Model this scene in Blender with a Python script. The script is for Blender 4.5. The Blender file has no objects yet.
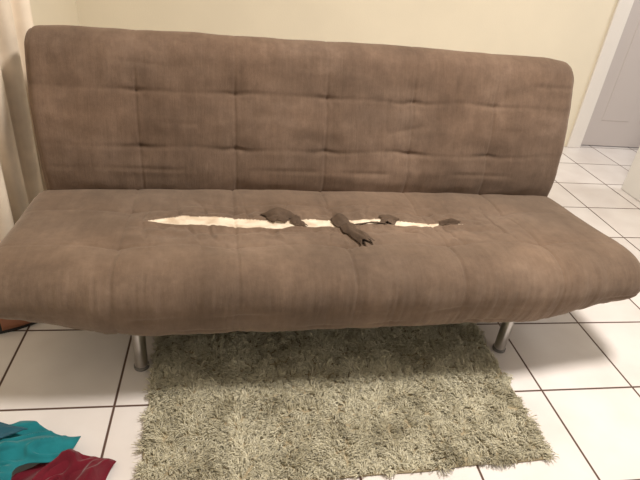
import bpy, math, random
import numpy as np
from mathutils import Matrix, Vector, noise
from mathutils.kdtree import KDTree
from mathutils.bvhtree import BVHTree
random.seed(3); rng=np.random.default_rng(3)
scene=bpy.context.scene
scene.view_settings.view_transform='Standard'
scene.view_settings.look='None'

# ---------------------------------------------------------------- helpers
def link(ob,parent=None):
    scene.collection.objects.link(ob)
    if parent is not None: ob.parent=parent
    return ob
def mesh_obj(name,verts,faces,mat=None,smooth=False,parent=None):
    me=bpy.data.meshes.new(name)
    me.from_pydata([tuple(map(float,v)) for v in verts],[],[tuple(map(int,f)) for f in faces])
    me.update()
    if smooth: me.polygons.foreach_set('use_smooth',[True]*len(me.polygons))
    ob=bpy.data.objects.new(name,me)
    if mat: me.materials.append(mat)
    return link(ob,parent)
def fast_mesh(name,V,F,mat,parent=None,smooth=True):
    me=bpy.data.meshes.new(name)
    V=np.asarray(V,dtype=np.float32); F=np.asarray(F,dtype=np.int32)
    n=F.shape[1]
    me.vertices.add(len(V)); me.vertices.foreach_set('co',V.ravel())
    me.loops.add(F.size); me.loops.foreach_set('vertex_index',F.ravel())
    me.polygons.add(len(F)); me.polygons.foreach_set('loop_start',np.arange(0,F.size,n,dtype=np.int32))
    me.polygons.foreach_set('use_smooth',np.full(len(F),smooth))
    me.update(calc_edges=True); me.validate()
    me.materials.append(mat)
    return link(bpy.data.objects.new(name,me),parent)
def box(name,lo,hi,mat,parent=None,bevel=0):
    x0,y0,z0=lo;x1,y1,z1=hi
    v=[(x0,y0,z0),(x1,y0,z0),(x1,y1,z0),(x0,y1,z0),(x0,y0,z1),(x1,y0,z1),(x1,y1,z1),(x0,y1,z1)]
    f=[(0,3,2,1),(4,5,6,7),(0,1,5,4),(1,2,6,5),(2,3,7,6),(3,0,4,7)]
    ob=mesh_obj(name,v,f,mat,parent=parent)
    if bevel:
        m=ob.modifiers.new('bevel','BEVEL'); m.width=bevel; m.segments=3
    return ob
def lathe(name,prof,loc,mat,parent=None,n=32):
    V=[];F=[]
    for r,z in prof:
        for i in range(n):
            a=2*math.pi*i/n; V.append((loc[0]+r*math.cos(a),loc[1]+r*math.sin(a),loc[2]+z))
    for j in range(len(prof)-1):
        for i in range(n):
            F.append((j*n+i,j*n+(i+1)%n,(j+1)*n+(i+1)%n,(j+1)*n+i))
    F.append(tuple(range(n))[::-1]); F.append(tuple((len(prof)-1)*n+i for i in range(n)))
    ob=mesh_obj(name,V,F,mat,True,parent)
    ob.modifiers.new('es','EDGE_SPLIT').split_angle=math.radians(35)
    return ob
def tube(name,a,b,r,mat,parent=None):
    a=Vector(a);b=Vector(b);d=b-a;q=d.to_track_quat('Z','Y')
    V=[];F=[];n=16
    for p in (a,b):
        for i in range(n):
            t=2*math.pi*i/n; V.append(p+q@Vector((r*math.cos(t),r*math.sin(t),0)))
    for i in range(n): F.append((i,(i+1)%n,n+(i+1)%n,n+i))
    F.append(tuple(range(n))[::-1]);F.append(tuple(range(n,2*n)))
    return mesh_obj(name,V,F,mat,True,parent)

def new_mat(name,color=(.8,.8,.8),rough=.6,metal=0,spec=.5):
    m=bpy.data.materials.new(name); m.use_nodes=True
    b=m.node_tree.nodes['Principled BSDF']
    b.inputs['Base Color'].default_value=(*color,1); b.inputs['Roughness'].default_value=rough
    b.inputs['Metallic'].default_value=metal; b.inputs['Specular IOR Level'].default_value=spec
    return m,m.node_tree,b
def N(nt,t,**kw):
    n=nt.nodes.new(t)
    for k,v in kw.items():
        if k in n.inputs: n.inputs[k].default_value=v
        else: setattr(n,k,v)
    return n
def ramp(nt,stops):
    r=nt.nodes.new('ShaderNodeValToRGB'); e=r.color_ramp.elements
    e[0].position,e[0].color=stops[0][0],(*stops[0][1],1)
    e[1].position,e[1].color=stops[-1][0],(*stops[-1][1],1)
    for p,c in stops[1:-1]:
        x=e.new(p); x.color=(*c,1)
    return r
def objcoord(nt,scale=(1,1,1)):
    tc=nt.nodes.new('ShaderNodeTexCoord'); mp=nt.nodes.new('ShaderNodeMapping')
    mp.inputs['Scale'].default_value=scale
    nt.links.new(tc.outputs['Object'],mp.inputs['Vector']); return mp.outputs[0]
def mulmix(nt,a,b_):
    mu=nt.nodes.new('ShaderNodeMix'); mu.data_type='RGBA'; mu.blend_type='MULTIPLY'; mu.inputs[0].default_value=1
    nt.links.new(a,mu.inputs[6]); nt.links.new(b_,mu.inputs[7]); return mu.outputs[2]

# ---------------------------------------------------------------- materials
def wall_material(name,c):
    m,nt,b=new_mat(name,c,.85,0,.2)
    n=N(nt,'ShaderNodeTexNoise',Scale=3.0,Detail=4.0); nt.links.new(objcoord(nt),n.inputs['Vector'])
    r=ramp(nt,[(.3,tuple(x*.95 for x in c)),(.7,c)]); nt.links.new(n.outputs[0],r.inputs[0]); nt.links.new(r.outputs[0],b.inputs['Base Color'])
    n2=N(nt,'ShaderNodeTexNoise',Scale=120.0,Detail=3.0); nt.links.new(objcoord(nt),n2.inputs['Vector'])
    bp=N(nt,'ShaderNodeBump',Strength=.08,Distance=.01); nt.links.new(n2.outputs[0],bp.inputs['Height']); nt.links.new(bp.outputs[0],b.inputs['Normal'])
    return m
M_wall=wall_material('cream_wall_paint',(.86,.785,.63))
M_white=wall_material('white_wall_paint',(.80,.79,.77))
M_ceil=wall_material('ceiling_paint',(.85,.83,.78))
M_trim,_,_=new_mat('white_gloss_trim',(.84,.80,.75),.35)
M_door,nt,b=new_mat('pale_grey_door_paint',(.56,.51,.49),.5)
M_steel,_,_=new_mat('brushed_steel',(.50,.48,.46),.28,1)
M_dark,_,_=new_mat('dark_frame_steel',(.03,.028,.026),.5,.4)
M_rubber,_,_=new_mat('leg_rubber',(.16,.15,.14),.6)

def tile_material():
    m,nt,b=new_mat('white_ceramic_tile',(.8,.8,.8),.18,0,.5)
    T=.33; X0=.012; Y0=1.094; g=.0058
    tc=nt.nodes.new('ShaderNodeTexCoord'); sp=nt.nodes.new('ShaderNodeSeparateXYZ'); nt.links.new(tc.outputs['Object'],sp.inputs[0])
    def mth(op,a,bv=None,c=None):
        n=nt.nodes.new('ShaderNodeMath'); n.operation=op
        for i,v in enumerate((a,bv,c)):
            if v is None: continue
            if isinstance(v,(int,float)): n.inputs[i].default_value=v
            else: nt.links.new(v,n.inputs[i])
        return n.outputs[0]
    def dist(o,off):
        s=mth('DIVIDE',mth('SUBTRACT',o,off),T)
        f=mth('FRACT',mth('ADD',s,.5))
        return mth('MULTIPLY',mth('ABSOLUTE',mth('SUBTRACT',f,.5)),T), mth('FLOOR',s)
    dx,ix=dist(sp.outputs[0],X0); dy,iy=dist(sp.outputs[1],Y0)
    d=mth('MINIMUM',dx,dy)
    mr=nt.nodes.new('ShaderNodeMapRange'); mr.inputs[1].default_value=g*.42; mr.inputs[2].default_value=g*.75
    nt.links.new(d,mr.inputs[0]); mask=mr.outputs[0]
    cb=nt.nodes.new('ShaderNodeCombineXYZ'); nt.links.new(ix,cb.inputs[0]); nt.links.new(iy,cb.inputs[1])
    wn=nt.nodes.new('ShaderNodeTexWhiteNoise'); nt.links.new(cb.outputs[0],wn.inputs['Vector'])
    r1=ramp(nt,[(0,(.74,.705,.69)),(1,(.80,.77,.76))]); nt.links.new(wn.outputs[0],r1.inputs[0])
    ns=N(nt,'ShaderNodeTexNoise',Scale=5.0,Detail=6.0); nt.links.new(tc.outputs['Object'],ns.inputs['Vector'])
    r2=ramp(nt,[(.3,(.90,.88,.87)),(.65,(1,1,1))]); nt.links.new(ns.outputs[0],r2.inputs[0])
    tcol=mulmix(nt,r1.outputs[0],r2.outputs[0])
    mx=nt.nodes.new('ShaderNodeMix'); mx.data_type='RGBA'; mx.inputs[6].default_value=(.085,.045,.032,1)
    nt.links.new(mask,mx.inputs[0]); nt.links.new(tcol,mx.inputs[7]); nt.links.new(mx.outputs[2],b.inputs['Base Color'])
    rr=nt.nodes.new('ShaderNodeMapRange'); rr.inputs[3].default_value=.85; rr.inputs[4].default_value=.22
    nt.links.new(mask,rr.inputs[0]); nt.links.new(rr.outputs[0],b.inputs['Roughness'])
    bp=N(nt,'ShaderNodeBump',Strength=.5,Distance=.002); nt.links.new(mask,bp.inputs['Height']); nt.links.new(bp.outputs[0],b.inputs['Normal'])
    return m
M_tile=tile_material()

def suede_material(name,tear=False,k=1.0,warm=1.0):
    m,nt,b=new_mat(name,(.26,.16,.115),.9,0,.12)
    b.inputs['Sheen Weight'].default_value=.25*min(1,k*k); b.inputs['Sheen Roughness'].default_value=.5
    b.inputs['Sheen Tint'].default_value=(.86,.75,.64,1)
    n=N(nt,'ShaderNodeTexNoise',Scale=3.2,Detail=8.0,Roughness=.68); nt.links.new(objcoord(nt),n.inputs['Vector'])
    c0,c1,c2=(.108,.074,.053),(.160,.112,.081),(.232,.168,.126)
    sc=lambda c:(c[0]*k*warm,c[1]*k,c[2]*k)
    r=ramp(nt,[(.28,sc(c0)),(.5,sc(c1)),(.74,sc(c2))]); nt.links.new(n.outputs[0],r.inputs[0])
    st=N(nt,'ShaderNodeTexNoise',Scale=1.0,Detail=5.0,Roughness=.7); nt.links.new(objcoord(nt,(60,9,9)),st.inputs['Vector'])
    rs=ramp(nt,[(.3,(.90,.90,.90)),(.7,(1.06,1.06,1.06))]); nt.links.new(st.outputs[0],rs.inputs[0])
    col=mulmix(nt,r.outputs[0],rs.outputs[0])
    mo=N(nt,'ShaderNodeTexNoise',Scale=28.0,Detail=6.0,Roughness=.75); nt.links.new(objcoord(nt),mo.inputs['Vector'])
    rm=ramp(nt,[(.3,(.86,.85,.85)),(.7,(1.1,1.1,1.1))]); nt.links.new(mo.outputs[0],rm.inputs[0])
    col=mulmix(nt,col,rm.outputs[0])
    wr=N(nt,'ShaderNodeTexNoise',Scale=1.4,Detail=5.0,Roughness=.6); nt.links.new(objcoord(nt,(1,1.6,1.6)),wr.inputs['Vector'])
    rw=ramp(nt,[(.36,(.84,.85,.86)),(.62,(1.10,1.07,1.04))]); nt.links.new(wr.outputs[0],rw.inputs[0])
    col=mulmix(nt,col,rw.outputs[0])
    if tear:
        at=nt.nodes.new('ShaderNodeAttribute'); at.attribute_name='tear'
        g=nt.nodes.new('ShaderNodeMapRange'); g.inputs[1].default_value=-.0006; g.inputs[2].default_value=.0006
        nt.links.new(at.outputs['Fac'],g.inputs[0])
        fn=N(nt,'ShaderNodeTexNoise',Scale=26.0,Detail=4.0); nt.links.new(objcoord(nt),fn.inputs['Vector'])
        fr=ramp(nt,[(.32,(.52,.41,.30)),(.6,(.74,.65,.53))]); nt.links.new(fn.outputs[0],fr.inputs[0])
        mx=nt.nodes.new('ShaderNodeMix'); mx.data_type='RGBA'
        nt.links.new(g.outputs[0],mx.inputs[0]); nt.links.new(col,mx.inputs[6]); nt.links.new(fr.outputs[0],mx.inputs[7]); col=mx.outputs[2]
    nt.links.new(col,b.inputs['Base Color'])
    f=N(nt,'ShaderNodeTexNoise',Scale=350.0,Detail=2.0); nt.links.new(objcoord(nt),f.inputs['Vector'])
    b1=N(nt,'ShaderNodeBump',Strength=.25,Distance=.002); nt.links.new(f.outputs[0],b1.inputs['Height'])
    b2=N(nt,'ShaderNodeBump',Strength=.35,Distance=.006); nt.links.new(st.outputs[0],b2.inputs['Height']); nt.links.new(b1.outputs[0],b2.inputs['Normal'])
    nt.links.new(b2.outputs[0],b.inputs['Normal'])
    return m
M_seat=suede_material('taupe_suede_torn',True,1.0)
M_back=suede_material('taupe_suede',False,.90,1.03)
M_flap=suede_material('taupe_suede_underside',False,.60)

def cloth_material(name,c,sc=25):
    m,nt,b=new_mat(name,c,.9,0,.15); b.inputs['Sheen Weight'].default_value=.2
    n=N(nt,'ShaderNodeTexNoise',Scale=float(sc),Detail=5.0); nt.links.new(objcoord(nt),n.inputs['Vector'])
    r=ramp(nt,[(.3,tuple(x*.8 for x in c)),(.7,tuple(min(1,x*1.12) for x in c))]); nt.links.new(n.outputs[0],r.inputs[0]); nt.links.new(r.outputs[0],b.inputs['Base Color'])
    bp=N(nt,'ShaderNodeBump',Strength=.3,Distance=.002)
    n2=N(nt,'ShaderNodeTexNoise',Scale=400.0); nt.links.new(objcoord(nt),n2.inputs['Vector'])
    nt.links.new(n2.outputs[0],bp.inputs['Height']); nt.links.new(bp.outputs[0],b.inputs['Normal'])
    return m
M_curtain=cloth_material('beige_curtain_cloth',(.90,.78,.64),6)
M_teal=cloth_material('teal_cloth',(.018,.085,.125)); M_turq=cloth_material('turquoise_cloth',(.012,.17,.20)); M_mar=cloth_material('maroon_cloth',(.13,.008,.018))

# ---------------------------------------------------------------- room
XL=-.88; YB=3.40
box('floor',(-1.0,-1.6,-.05),(5.0,3.52,0),M_tile)
box('wall_back',(-1.0,YB,0),(2.51,YB+.12,2.6),M_wall)
box('wall_back.001',(3.34,YB,0),(5.0,YB+.12,2.6),M_wall)
box('wall_back.002',(2.51,YB,2.1),(3.34,YB+.12,2.6),M_wall)
box('wall_left',(-1.0,-1.6,0),(XL,YB,2.6),M_wall)
box('wall_right',(2.385,-1.6,0),(2.505,2.68,2.6),M_white,bevel=.008)
box('ceiling',(-1.0,-1.6,2.6),(5.0,3.52,2.7),M_ceil)
dr=bpy.data.objects.new('door_1',None); link(dr)
box('leaf',(2.54,YB+.03,.008),(3.31,YB+.07,2.08),M_door,dr,.004)
for i,(z0,z1) in enumerate(((.2,.95),(1.1,1.95))):
    for j,(x0,x1) in enumerate(((2.66,2.88),(2.97,3.20))):
        box('panel_%d_%d'%(i,j),(x0,YB+.027,z0),(x1,YB+.035,z1),M_door,dr,.004)
tube('handle',(3.25,YB-.03,1.0),(3.14,YB-.03,1.0),.009,M_steel,dr)
tube('handle_stem',(3.25,YB-.03,1.0),(3.25,YB+.04,1.0),.009,M_steel,dr)
box('trim_1',(2.43,YB-.018,0),(2.51,YB,2.15),M_trim,bevel=.004)
box('trim_2',(2.51,YB-.01,0),(2.54,YB+.12,2.1),M_trim,bevel=.003)
box('trim_3',(3.34,YB-.018,0),(3.41,YB,2.15),M_trim,bevel=.004)
box('trim_4',(2.51,YB-.018,2.08),(3.34,YB,2.15),M_trim,bevel=.004)

# ---------------------------------------------------------------- sofa
CX=.335; HW=.985
sofa=bpy.data.objects.new('sofa_bed',None); link(sofa)
sofa.location=(CX,1.40,0); sofa.rotation_euler=(0,0,math.radians(2.0))
YO=1.40
def catmull(P,per=60):
    P=np.array(P,float); n=len(P); out=[]
    for i in range(n):
        p0,p1,p2,p3=P[i-1],P[i],P[(i+1)%n],P[(i+2)%n]
        for k in range(per):
            t=k/per
            out.append(.5*((2*p1)+(-p0+p2)*t+(2*p0-5*p1+4*p2-p3)*t*t+(-p0+3*p1-3*p2+p3)*t**3))
    return np.array(out)
def resample(L,dens):
    C=np.vstack([L,L[:1]]); seg=np.linalg.norm(np.diff(C,axis=0),axis=1)
    mid=(C[1:]+C[:-1])/2
    w=seg*np.array([dens(*m) for m in mid]); cum=np.concatenate([[0],np.cumsum(w)])
    n=int(cum[-1]); t=np.linspace(0,cum[-1],n,endpoint=False)
    return np.stack([np.interp(t,cum,C[:,0]),np.interp(t,cum,C[:,1])],1)
def normals2d(P):
    T=np.roll(P,-1,0)-np.roll(P,1,0); Nn=np.stack([T[:,1],-T[:,0]],1)
    Nn/=np.linalg.norm(Nn,axis=1)[:,None]
    c=P.mean(0)
    if ((P-c)*Nn).sum()<0: Nn=-Nn
    return Nn
def smooth01(t): t=max(0,min(1,t)); return t*t*(3-2*t)
def cushion(name,profile,dens,med,disp,warp,mat,hw,r=.09,pw=2.4,nx=400,attr=None):
    P=resample(catmull(profile),dens); Nn=normals2d(P); n=len(P)
    a=np.array(med[0]);b=np.array(med[1]);ab=b-a
    tt=np.clip(((P-a)@ab)/(ab@ab),0,1); Mp=a+tt[:,None]*ab
    us=[r*(1-math.cos(math.pi/2*k/26)) for k in range(26)]
    ends=[-hw+u for u in us]
    inner=np.linspace(-hw+r,hw-r,nx)
    xs=ends+list(inner)+[-e for e in ends[::-1]]
    V=[];A=[]
    for x in xs:
        d=hw-abs(x)
        k=1 if d>=r else (max(0,1-((r-d)/r)**pw))**(1/pw)
        for i in range(n):
            y,z=Mp[i]+(P[i]-Mp[i])*k
            dd=disp(x,P[i][0],P[i][1],Nn[i])*min(1,k)
            yy=y+Nn[i][0]*dd; zz=z+Nn[i][1]*dd
            xx,yy,zz=warp(x,yy,zz)
            V.append((xx,yy-YO,zz))
            if attr: A.append(attr(x,P[i][0],P[i][1],Nn[i]))
    m=len(xs); idx=np.arange(m*n).reshape(m,n)
    q=np.stack([idx[:-1],idx[1:],np.roll(idx,-1,1)[1:],np.roll(idx,-1,1)[:-1]],-1).reshape(-1,4)
    V=np.array(V)
    f=q[len(q)//2]; nrm=np.cross(V[f[1]]-V[f[0]],V[f[3]]-V[f[0]])
    j=f[0]%n
    if nrm[1]*Nn[j][0]+nrm[2]*Nn[j][1]<0: q=q[:,::-1]
    ob=fast_mesh(name,V,q,mat,sofa)
    if attr and len(ob.data.vertices)==len(A):
        at=ob.data.attributes.new('tear','FLOAT','POINT'); at.data.foreach_set('value',np.array(A,dtype=np.float32))
    return ob,V,q
TW=.96
cols=[-TW+2*TW*k/6 for k in range(1,6)]
def coldist(x): return min(abs(x-c) for c in cols)
def nz(x,y,z): return noise.noise(Vector((x,y,z)))
def tuft(x,v,rows,g=1.0):
    d=0
    for r in rows:
        dr=v-r
        if abs(dr)<.2:
            cd=coldist(x)
            jog=.012*nz(x*5,r*9,1.7)
            d-=g*(.0048*math.exp(-cd/.06)+.0008)*math.exp(-((dr-jog*smooth01(cd/.05))/.007)**2)
            for c in cols:
                dx=x-c
                if abs(dx)<.16:
                    dist=math.hypot(dx*.7,dr*1.2)
                    d-=g*(.0010*math.exp(-(dist/.012)**2)+.0070*math.exp(-(dist/.06)**2))
                    if .004<dist<.16:
                        th=math.atan2(dr,dx)
                        d+=g*.0005*math.cos(th*5+c*20+r*9)*math.exp(-((dist-.03)/.03)**2)
    return d
TT=np.array([(-.245,1.462,1.466),(-.20,1.450,1.489),(-.15,1.443,1.508),(-.05,1.438,1.510),(.03,1.430,1.503),(.10,1.420,1.487),(.155,1.417,1.476),
(.19,1.430,1.472),(.22,1.432,1.492),(.30,1.428,1.495),(.36,1.436,1.493),(.40,1.448,1.492),(.51,1.456,1.495),(.525,1.446,1.486),(.56,1.426,1.476),(.62,1.430,1.465),(.70,1.436,1.464),(.775,1.448,1.454)])
def tearval(x,y,z,nn):
    if nn[1]<.5 or y<1.35 or y>1.58: return -.05
    X=x+CX; y=y+.002
    if X<-.30 or X>.83: return -.05
    lo=np.interp(X,TT[:,0],TT[:,1]);up=np.interp(X,TT[:,0],TT[:,2])
    j=.003*nz(X*30,0,0)+.002*nz(X*110,3,0); j2=.002*nz(X*38,5,0)
    v=min(y-(lo+j),(up+j2)-y)
    if X<TT[0,0]: v=-max(TT[0,0]-X,abs(y-1.464))
    if X>TT[-1,0]: v=-max(X-TT[-1,0],abs(y-1.451))
    return v
def seat_disp(x,y,z,nn):
    d=.004*nz(x*3,y*4,z*4)+.003*nz(x*11,y*7,z*7+3)
    top=smooth01((nn[1]-.2)/.5); front=smooth01((-nn[0]-.1)/.6)
    vis=max(top,front*.45)
    cd=coldist(x)
    d-=vis*(.0036*math.exp(-(cd/.0042)**2)+.0030*math.exp(-(cd/.03)**2))
    if top>0: d+=top*tuft(x,y,(1.30,1.555),1.3)
    if front>0:
        d+=front*.0038*nz(x*26,y*3,z*4)+front*.0026*abs(nz(x*50,8,z*5))
        d-=front*.005*math.exp(-((z-.30-.02*nz(x*4,0,9))/.008)**2)*smooth01(.3+nz(x*5,2,2)*2)
        d-=front*.004*math.exp(-((z-.245-.02*nz(x*3,4,9))/.006)**2)*smooth01(.2+nz(x*6,7,2)*2)
    t=tearval(x,y,z,nn)
    if top>0 and 1.22<y<1.70 and -.70<x<.68:
        w=math.exp(-((y-1.46)/.13)**2)*smooth01((.70-abs(x))/.2)
        calm=smooth01((-t)/.012) if t>-.02 else 1   # foam itself stays smooth
        d+=w*calm*(.007*nz(x*26,y*7,1)+.010*nz(x*8+y*3,y*24,5)+.005*nz(x*45,y*30,6))-w*.009
        d-=w*calm*.008*math.exp(-((abs(nz(x*7,y*2.5,40)))/.03)**2)
        if y<1.44: d-=.004*smooth01((.35-abs(x+.03))/.1)*math.exp(-((y-1.402-.012*nz(x*8,0,3))/.0045)**2)
        # stitched panel line behind the tear
        d-=.0035*smooth01((.42-abs(x+.0))/.04)*math.exp(-((y-1.60-.006*nz(x*8,4,3))/.005)**2)
    if t>0: d-=min(.004,t*1.0)+.0010
    elif t>-.02: d+=.004*(1+nz(x*20,y*20,2))*math.exp(-((t+.005)/.006)**2)
    return d
def seat_warp(x,y,z):
    e=smooth01((abs(x)-.55)/.42)
    low=smooth01((.33-z)/.14)
    z=z+e*low*.055
    if y<1.4: y=y+e*.035*smooth01((1.4-y)/.25)
    z+=-.012*e*smooth01((z-.3)/.1)
    return x,y,z
seat_prof=[(1.77,.372),(1.68,.392),(1.55,.402),(1.40,.418),(1.28,.430),(1.20,.426),(1.145,.400),(1.122,.35),(1.128,.285),(1.155,.225),(1.20,.195),(1.28,.185),(1.5,.19),(1.70,.20),(1.775,.24),(1.795,.31)]
def sdens(y,z):
    if z>.37 and 1.36<y<1.54: return 420
    if z>.20 and y<1.75: return 220
    return 60
_,SV,SF=cushion('seat_cushion',seat_prof,sdens,[(1.22,.31),(1.70,.295)],seat_disp,seat_warp,M_seat,HW,r=.075,pw=2.4,nx=500,attr=tearval)

def back_disp(x,y,z,nn):
    d=.003*nz(x*3,y*4,z*4+7)+.0030*nz(x*12,y*7,z*9+3)
    fr=smooth01((-nn[0]-.0)/.5); tp=smooth01((nn[1]-.3)/.5)*.7
    vis=max(fr,tp)
    cd=coldist(x)
    fade=.35+.65*smooth01((.79-z)/.05)
    d-=vis*fade*(.0036*math.exp(-(cd/.0042)**2)+.0030*math.exp(-(cd/.03)**2))
    if fr>0 and z>.40: d+=fr*tuft(x,z,(.532,.705),1.5)
    if fr>0:
        d+=fr*.0022*nz(x*30,y*5,z*6)+fr*.0040*nz(x*7,2,z*22)
        d-=fr*.004*math.exp(-((z-.46-.012*nz(x*3,1,1))/.008)**2)*smooth01(.4+nz(x*4,7,2)*2)
        d-=fr*.003*math.exp(-((z-.79-.02*nz(x*3,5,1))/.008)**2)*smooth01(.1+nz(x*4,3,2)*2)
        d-=fr*.0025*math.exp(-((z-.62-.04*nz(x*3,9,1))/.009)**2)*smooth01(nz(x*5,13,2)*2)
    d-=.003*math.exp(-((abs(x)-(HW-.03))/.004)**2)
    return d
def back_warp(x,y,z):
    e=smooth01((abs(x)-.85)/.14)
    z-=.010*e*smooth01((z-.7)/.15)
    x=x*(1-.022*smooth01((.70-z)/.32))
    z+=.004*math.sin(x*3+1)*smooth01((z-.6)/.2)
    return x+.006,y,z
back_prof=[(1.745,.33),(1.722,.43),(1.742,.53),(1.785,.66),(1.822,.765),(1.853,.835),(1.905,.868),(1.96,.86),(1.99,.815),(1.985,.74),(1.95,.60),(1.915,.46),(1.885,.35),(1.86,.27),(1.80,.25),(1.765,.27)]
def bdens(y,z):
    return 210 if (y<1.90 or z>.8) and z>.36 else 70
cushion('backrest_cushion',back_prof,bdens,[(1.815,.30),(1.925,.81)],back_disp,back_warp,M_back,HW-.008,r=.05,pw=2.7,nx=480)

# torn fabric flaps draped over the real seat surface
bvh=BVHTree.FromPolygons([tuple(v) for v in SV.tolist()],SF.tolist())
def seat_z(x,y):
    h=bvh.ray_cast(Vector((x,y,1.0)),Vector((0,0,-1)))
    return h[0].z if h[0] is not None else .41
def flap(name,cx,cy,w,L,ang,curl,lift=0,seed=0,taper=.55):
    V=[];F=[];nu,nv=26,44
    ca,sa=math.cos(ang),math.sin(ang)
    Z=np.zeros((nv,nu)); XY=np.zeros((nv,nu,2)); H=np.zeros((nv,nu))
    for j in range(nv):
        t=j/(nv-1); ww=w*(1-taper*t**1.5)*(1+.3*nz(t*3,seed,0))
        for i in range(nu):
            s=(i/(nu-1)-.5)
            u=s*ww+.016*nz(t*2.2,seed,2)*t
            v=L*t*(1+.14*nz(s*5,seed,9))
            H[j,i]=max(0,curl*(1-(2*s)**2)*(.8+.3*math.sin(t*5+seed))*(1-.4*t)+.003*nz(s*4,t*5,seed))
            x=cx+u*ca-v*sa-CX; y=cy+u*sa+v*ca-YO
            XY[j,i]=(x,y); Z[j,i]=seat_z(x,y)
    Zs=Z.copy()
    for _k in range(10):
        p=np.pad(Zs,1,mode='edge'); Zs=np.maximum(Z,(p[:-2,1:-1]+p[2:,1:-1]+p[1:-1,:-2]+p[1:-1,2:])/4)
    for j in range(nv):
        for i in range(nu): V.append((XY[j,i,0],XY[j,i,1],Zs[j,i]+.004+lift+H[j,i]))
    for j in range(nv-1):
        for i in range(nu-1):
            a=j*nu+i; F.append((a,a+nu,a+nu+1,a+1))
    p=[Vector(V[k]) for k in F[0][:3]]
    if (p[1]-p[0]).cross(p[2]-p[0]).z<0: F=[f[::-1] for f in F]
    ob=mesh_obj(name,V,F,M_flap,True,sofa)
    s=ob.modifiers.new('solid','SOLIDIFY'); s.thickness=.0014
    return ob
R=math.radians
flap('torn_flap_1',.155,1.520,.105,.055,R(176),.020,0,1,.6)
flap('torn_flap_2',.205,1.480,.045,.050,R(215),.012,0,2,.5)
flap('torn_flap_3',.352,1.498,.055,.20,R(194),.024,0,3,.1)
flap('torn_flap_5',.530,1.506,.070,.058,R(160),.013,0,4,.5)
flap('torn_flap_6',.46,1.466,.12,.022,R(184),.006,0,5,.3)
flap('torn_flap_7',.73,1.464,.08,.016,R(178),.005,0,8,.3)

for nm,x,y in (('leg_1',-.605,1.268),('leg_2',.60,1.268),('leg_3',-.605,1.70),('leg_4',.60,1.70)):
    lathe(nm,[(.0195,.009),(.0195,.21)],(x,y-YO,0),M_steel,sofa)
    lathe(nm+'_foot',[(.0215,.0),(.0225,.002),(.0225,.010),(.0205,.012)],(x,y-YO,0),M_rubber,sofa)
for sx in (-.605,.60):
    box('side_rail',(sx-.02,1.24-YO,.165),(sx+.02,1.80-YO,.20),M_dark,sofa,.004)
for y in (1.30,1.68):
    box('cross_rail',(-.60,y-.015-YO,.165),(.60,y+.015-YO,.195),M_dark,sofa,.004)

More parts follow.
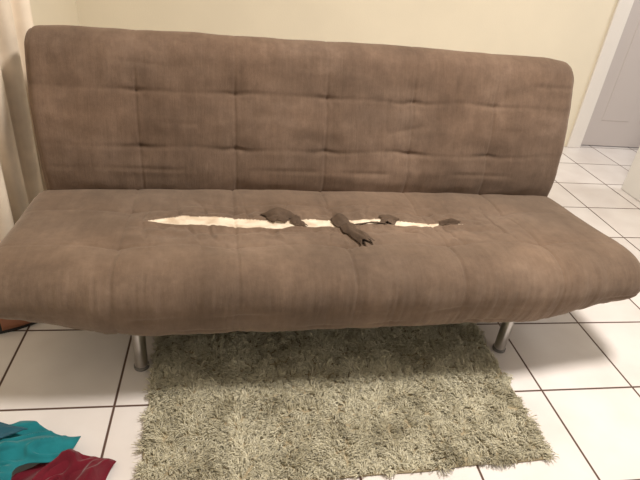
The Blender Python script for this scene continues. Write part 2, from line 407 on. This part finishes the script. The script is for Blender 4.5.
# ---------------------------------------------------------------- shag rug
def rug():
    par=bpy.data.objects.new('shag_rug',None); link(par)
    def place(u,v):
        xl=-.212-.03*v; xr=.895+.005*v
        yn=.808+.035*u
        return xl+(xr-xl)*u, yn+(1.60-yn)*v
    m,nt,b=new_mat('shag_yarn',(.4,.4,.3),.95,0,.1); b.inputs['Sheen Weight'].default_value=.2
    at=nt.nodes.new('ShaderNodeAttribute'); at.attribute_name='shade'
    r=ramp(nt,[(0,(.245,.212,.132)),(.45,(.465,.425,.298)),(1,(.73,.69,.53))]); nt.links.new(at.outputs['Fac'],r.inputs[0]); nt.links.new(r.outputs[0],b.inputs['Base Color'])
    mb,_,_=new_mat('rug_backing',(.36,.30,.20),1,0,0)
    V=[];F=[];n=60
    for j in range(n):
        for i in range(n):
            u=i/(n-1);v=j/(n-1); x,y=place(u,v)
            V.append((x+.006*nz(v*6,u*2,0),y+.006*nz(u*7,4,0),.008))
    for j in range(n-1):
        for i in range(n-1):
            a=j*n+i; F.append((a,a+1,a+n+1,a+n))
    ob=mesh_obj('backing',V,F,mb,True,par); s=ob.modifiers.new('s','SOLIDIFY'); s.thickness=.007; s.offset=-1
    K=100000; seg=3
    U=rng.uniform(0,1,K);W=rng.uniform(0,1,K); bx,by=place(U,W)
    C=6500; cx,cy=place(rng.uniform(-.01,1.01,C),rng.uniform(-.01,1.01,C))
    kd=KDTree(C)
    for i in range(C): kd.insert((cx[i],cy[i],0),i)
    kd.balance()
    cl=np.array([kd.find((bx[i],by[i],0))[1] for i in range(K)])
    cdir=np.array([math.pi*3*nz(cx[i]*7,cy[i]*7,4)+3.9 for i in range(C)])+rng.normal(0,.8,C)
    ctilt=rng.uniform(.5,1.2,C); cs=rng.uniform(0,1,C)
    big=np.array([nz(cx[i]*9,cy[i]*9,12)+.6*nz(cx[i]*22,cy[i]*22,2) for i in range(C)])
    Ln=rng.uniform(.015,.027,K)*(.8+.4*cs[cl])
    ang=cdir[cl]+rng.normal(0,.4,K); tl=ctilt[cl]+rng.normal(0,.2,K)
    tx=(cx[cl]-bx)*.6+np.cos(ang)*Ln*np.sin(tl); ty=(cy[cl]-by)*.6+np.sin(ang)*Ln*np.sin(tl)
    tz=Ln*np.clip(np.cos(tl),.28,1)*.8
    wa=rng.uniform(0,2*math.pi,K); w=rng.uniform(.0010,.0015,K)
    V=np.zeros((K,seg+1,3,3))
    for s in range(seg+1):
        t=s/seg
        px=bx+tx*t**1.3+.002*np.sin(t*6+wa)*t; py=by+ty*t**1.3+.002*np.cos(t*5+wa)*t; pz=.007+tz*(1-(1-t)**1.6)*(1-.15*t)
        ww=w*(1 if s<seg else .5)
        for q in range(3):
            a=wa+q*2*math.pi/3
            V[:,s,q,0]=px+np.cos(a)*ww; V[:,s,q,1]=py+np.sin(a)*ww; V[:,s,q,2]=pz+(0.0007*(q-1))
    base=np.arange(K)[:,None]*((seg+1)*3)
    F=[]
    for s in range(seg):
        for q in range(3):
            a=s*3+q;b2=s*3+(q+1)%3
            F.append(base+np.array([[a,b2,b2+3,a+3]]))
    F=np.stack(F,1).reshape(-1,4)
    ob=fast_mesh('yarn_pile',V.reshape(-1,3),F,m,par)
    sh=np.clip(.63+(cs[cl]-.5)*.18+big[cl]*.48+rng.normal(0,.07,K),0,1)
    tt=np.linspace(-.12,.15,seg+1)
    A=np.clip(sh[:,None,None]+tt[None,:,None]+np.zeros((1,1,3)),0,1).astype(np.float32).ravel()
    at=ob.data.attributes.new('shade','FLOAT','POINT')
    if len(at.data)==len(A): at.data.foreach_set('value',A)
rug()

# ---------------------------------------------------------------- curtain (gathered, its free edge swings out from the wall)
def curtain():
    par=bpy.data.objects.new('curtain',None); link(par)
    V=[];F=[];nu,nv=260,60
    for j in range(nv):
        t=j/(nv-1); z=.02+2.26*t
        for i in range(nu):
            u=i/(nu-1)
            bx=-.835+.135*u; by=1.55+.58*u
            nxn,nyn=.973,-.23
            am=.024+.010*nz(u*4,2,0)
            o=am*math.sin(u*34+.9*nz(u*5,t*1.2,3)+.25*math.sin(t*3)+1.2)+.006*nz(u*9,t*4,1)
            x=bx+nxn*o-.010*(1-t); y=by+nyn*o+.012*math.sin(u*68)*.5
            x=max(x,XL+.008)
            V.append((x,y,z))
    for j in range(nv-1):
        for i in range(nu-1):
            a=j*nu+i; F.append((a,a+1,a+nu+1,a+nu))
    ob=mesh_obj('curtain_cloth',V,F,M_curtain,True,par); s=ob.modifiers.new('s','SOLIDIFY'); s.thickness=.002
    tube('curtain_rod',(-.835,1.50,2.29),(-.695,2.16,2.29),.012,M_steel,par)
    tube('rod_bracket_1',(-.828,1.53,2.29),(XL,1.53,2.29),.008,M_steel,par)
    tube('rod_bracket_2',(-.700,2.14,2.29),(XL,2.14,2.29),.008,M_steel,par)
curtain()

# ---------------------------------------------------------------- garments on the floor
def drape(name,poly,mat,hfun,seed,fold_dir,fa,parent,sub=120):
    P=np.array(poly,float)
    V=[];F=[];cd,sd=math.cos(fold_dir),math.sin(fold_dir)
    for j in range(sub):
        v=j/(sub-1)
        for i in range(sub):
            u=i/(sub-1)
            p=(1-u)*(1-v)*P[0]+u*(1-v)*P[1]+u*v*P[2]+(1-u)*v*P[3]
            e=min(u,1-u,v,1-v)
            wob=.035*(1-smooth01(e/.25))+.012
            x=p[0]+wob*nz(p[0]*9,p[1]*9,seed); y=p[1]+wob*nz(p[0]*9,p[1]*9,seed+7)
            a=x*cd+y*sd; c=-x*sd+y*cd
            ph=c*75+3.5*nz(a*6,c*5,seed+2)+seed
            f=(.5+.5*math.sin(ph))**1.6
            f2=max(0,1-abs(nz(a*10,c*26,seed+3))*5)
            f3=max(0,nz(x*11,y*11,seed+5))
            q=smooth01(e/.16)
            z=hfun(x,y)+fa*f*(.45+.55*q)+fa*.8*f2*(.3+.7*q)+fa*1.8*f3*q
            V.append((x,y,z))
    for j in range(sub-1):
        for i in range(sub-1):
            a=j*sub+i; F.append((a,a+1,a+sub+1,a+sub))
    ob=mesh_obj(name,V,F,mat,True,parent); s=ob.modifiers.new('s','SOLIDIFY'); s.thickness=.0025; s.offset=1
    return ob
pile=bpy.data.objects.new('laundry_pile',None); link(pile)
def heap(x,y,h):
    d=math.hypot((x+.68)/.26,(y-.84)/.17); return h*math.exp(-d*d*1.2)
drape('maroon_shirt',[(-.56,.76),(-.30,.79),(-.272,.885),(-.40,.955)],M_mar,lambda x,y:.004+heap(x,y,.03)+.012*smooth01((-.29-x)/.08),11,R(50),.018,pile)
drape('turquoise_shirt',[(-.84,.74),(-.48,.80),(-.380,.985),(-.80,.975)],M_turq,lambda x,y:.018+heap(x,y,.065)+.014*smooth01((-.38-x)/.1),31,R(25),.018,pile)
drape('teal_towel',[(-.84,.87),(-.62,.885),(-.50,.975),(-.82,1.045)],M_teal,lambda x,y:.040+heap(x,y,.075)+.008,21,R(-20),.013,pile)

# leather slipper left of the sofa
M_leather,_,_=new_mat('tan_leather',(.30,.12,.06),.5)
sl=bpy.data.objects.new('leather_slipper',None); link(sl); sl.location=(-.72,1.45,0); sl.rotation_euler=(0,0,R(-65))
def sole(t):
    return .040*(math.sin(math.pi*min(1,max(0,t*.96+.02)))**.45)*(.82+.25*t)
V=[];F=[];n=30
for i in range(n):
    t=i/(n-1); w_=sole(t); y=-.12+.24*t
    V+= [(-w_,y,0),(w_,y,0),(w_,y,.014),(-w_,y,.014)]
for i in range(n-1):
    a=i*4
    for q in range(4): F.append((a+q,a+(q+1)%4,a+4+(q+1)%4,a+4+q))
F.append((0,1,2,3)[::-1]); F.append(tuple((n-1)*4+k for k in range(4)))
mesh_obj('sole',V,F,M_dark,False,sl)
V=[];F=[];nn_=16
for i in range(n):
    t=.45+.53*i/(n-1); w_=sole(t)*.98; y=-.12+.24*t
    for k in range(nn_+1):
        a=math.pi*k/nn_; V.append((w_*math.cos(a),y,.013+(.05-.03*(i/(n-1))**2)*math.sin(a)**.8))
for i in range(n-1):
    for k in range(nn_):
        a=i*(nn_+1)+k; F.append((a,a+1,a+nn_+2,a+nn_+1))
o=mesh_obj('upper',V,F,M_leather,True,sl); s=o.modifiers.new('s','SOLIDIFY'); s.thickness=.003

# ---------------------------------------------------------------- light
def area(name,loc,size,power,color,rot=(0,0,0)):
    l=bpy.data.lights.new(name,'AREA'); l.shape='DISK'; l.size=size; l.energy=power; l.color=color
    o=bpy.data.objects.new(name,l); o.location=loc; o.rotation_euler=rot; link(o); return o
area('ceiling_lamp',(.95,1.0,2.55),.45,75,(1,.92,.83))
area('ceiling_lamp.001',(3.3,2.6,2.55),.4,26,(1,.96,.92))
w=bpy.data.worlds.new('world'); scene.world=w; w.use_nodes=True
w.node_tree.nodes['Background'].inputs[0].default_value=(1,.93,.87,1); w.node_tree.nodes['Background'].inputs[1].default_value=.46

# ---------------------------------------------------------------- camera
right=Vector((.9859,-.1358,.0981)).normalized(); up=Vector((-.0136,.5193,.8545)); up=(up-right*up.dot(right)).normalized(); back=right.cross(up)
cam=bpy.data.cameras.new('camera'); cam.sensor_width=36; cam.lens=36*528/640; cam.clip_start=.02
co=bpy.data.objects.new('camera',cam)
M=Matrix((( right.x,up.x,back.x,0),(right.y,up.y,back.y,0),(right.z,up.z,back.z,1.22),(0,0,0,1)))
co.matrix_world=M; link(co); scene.camera=co
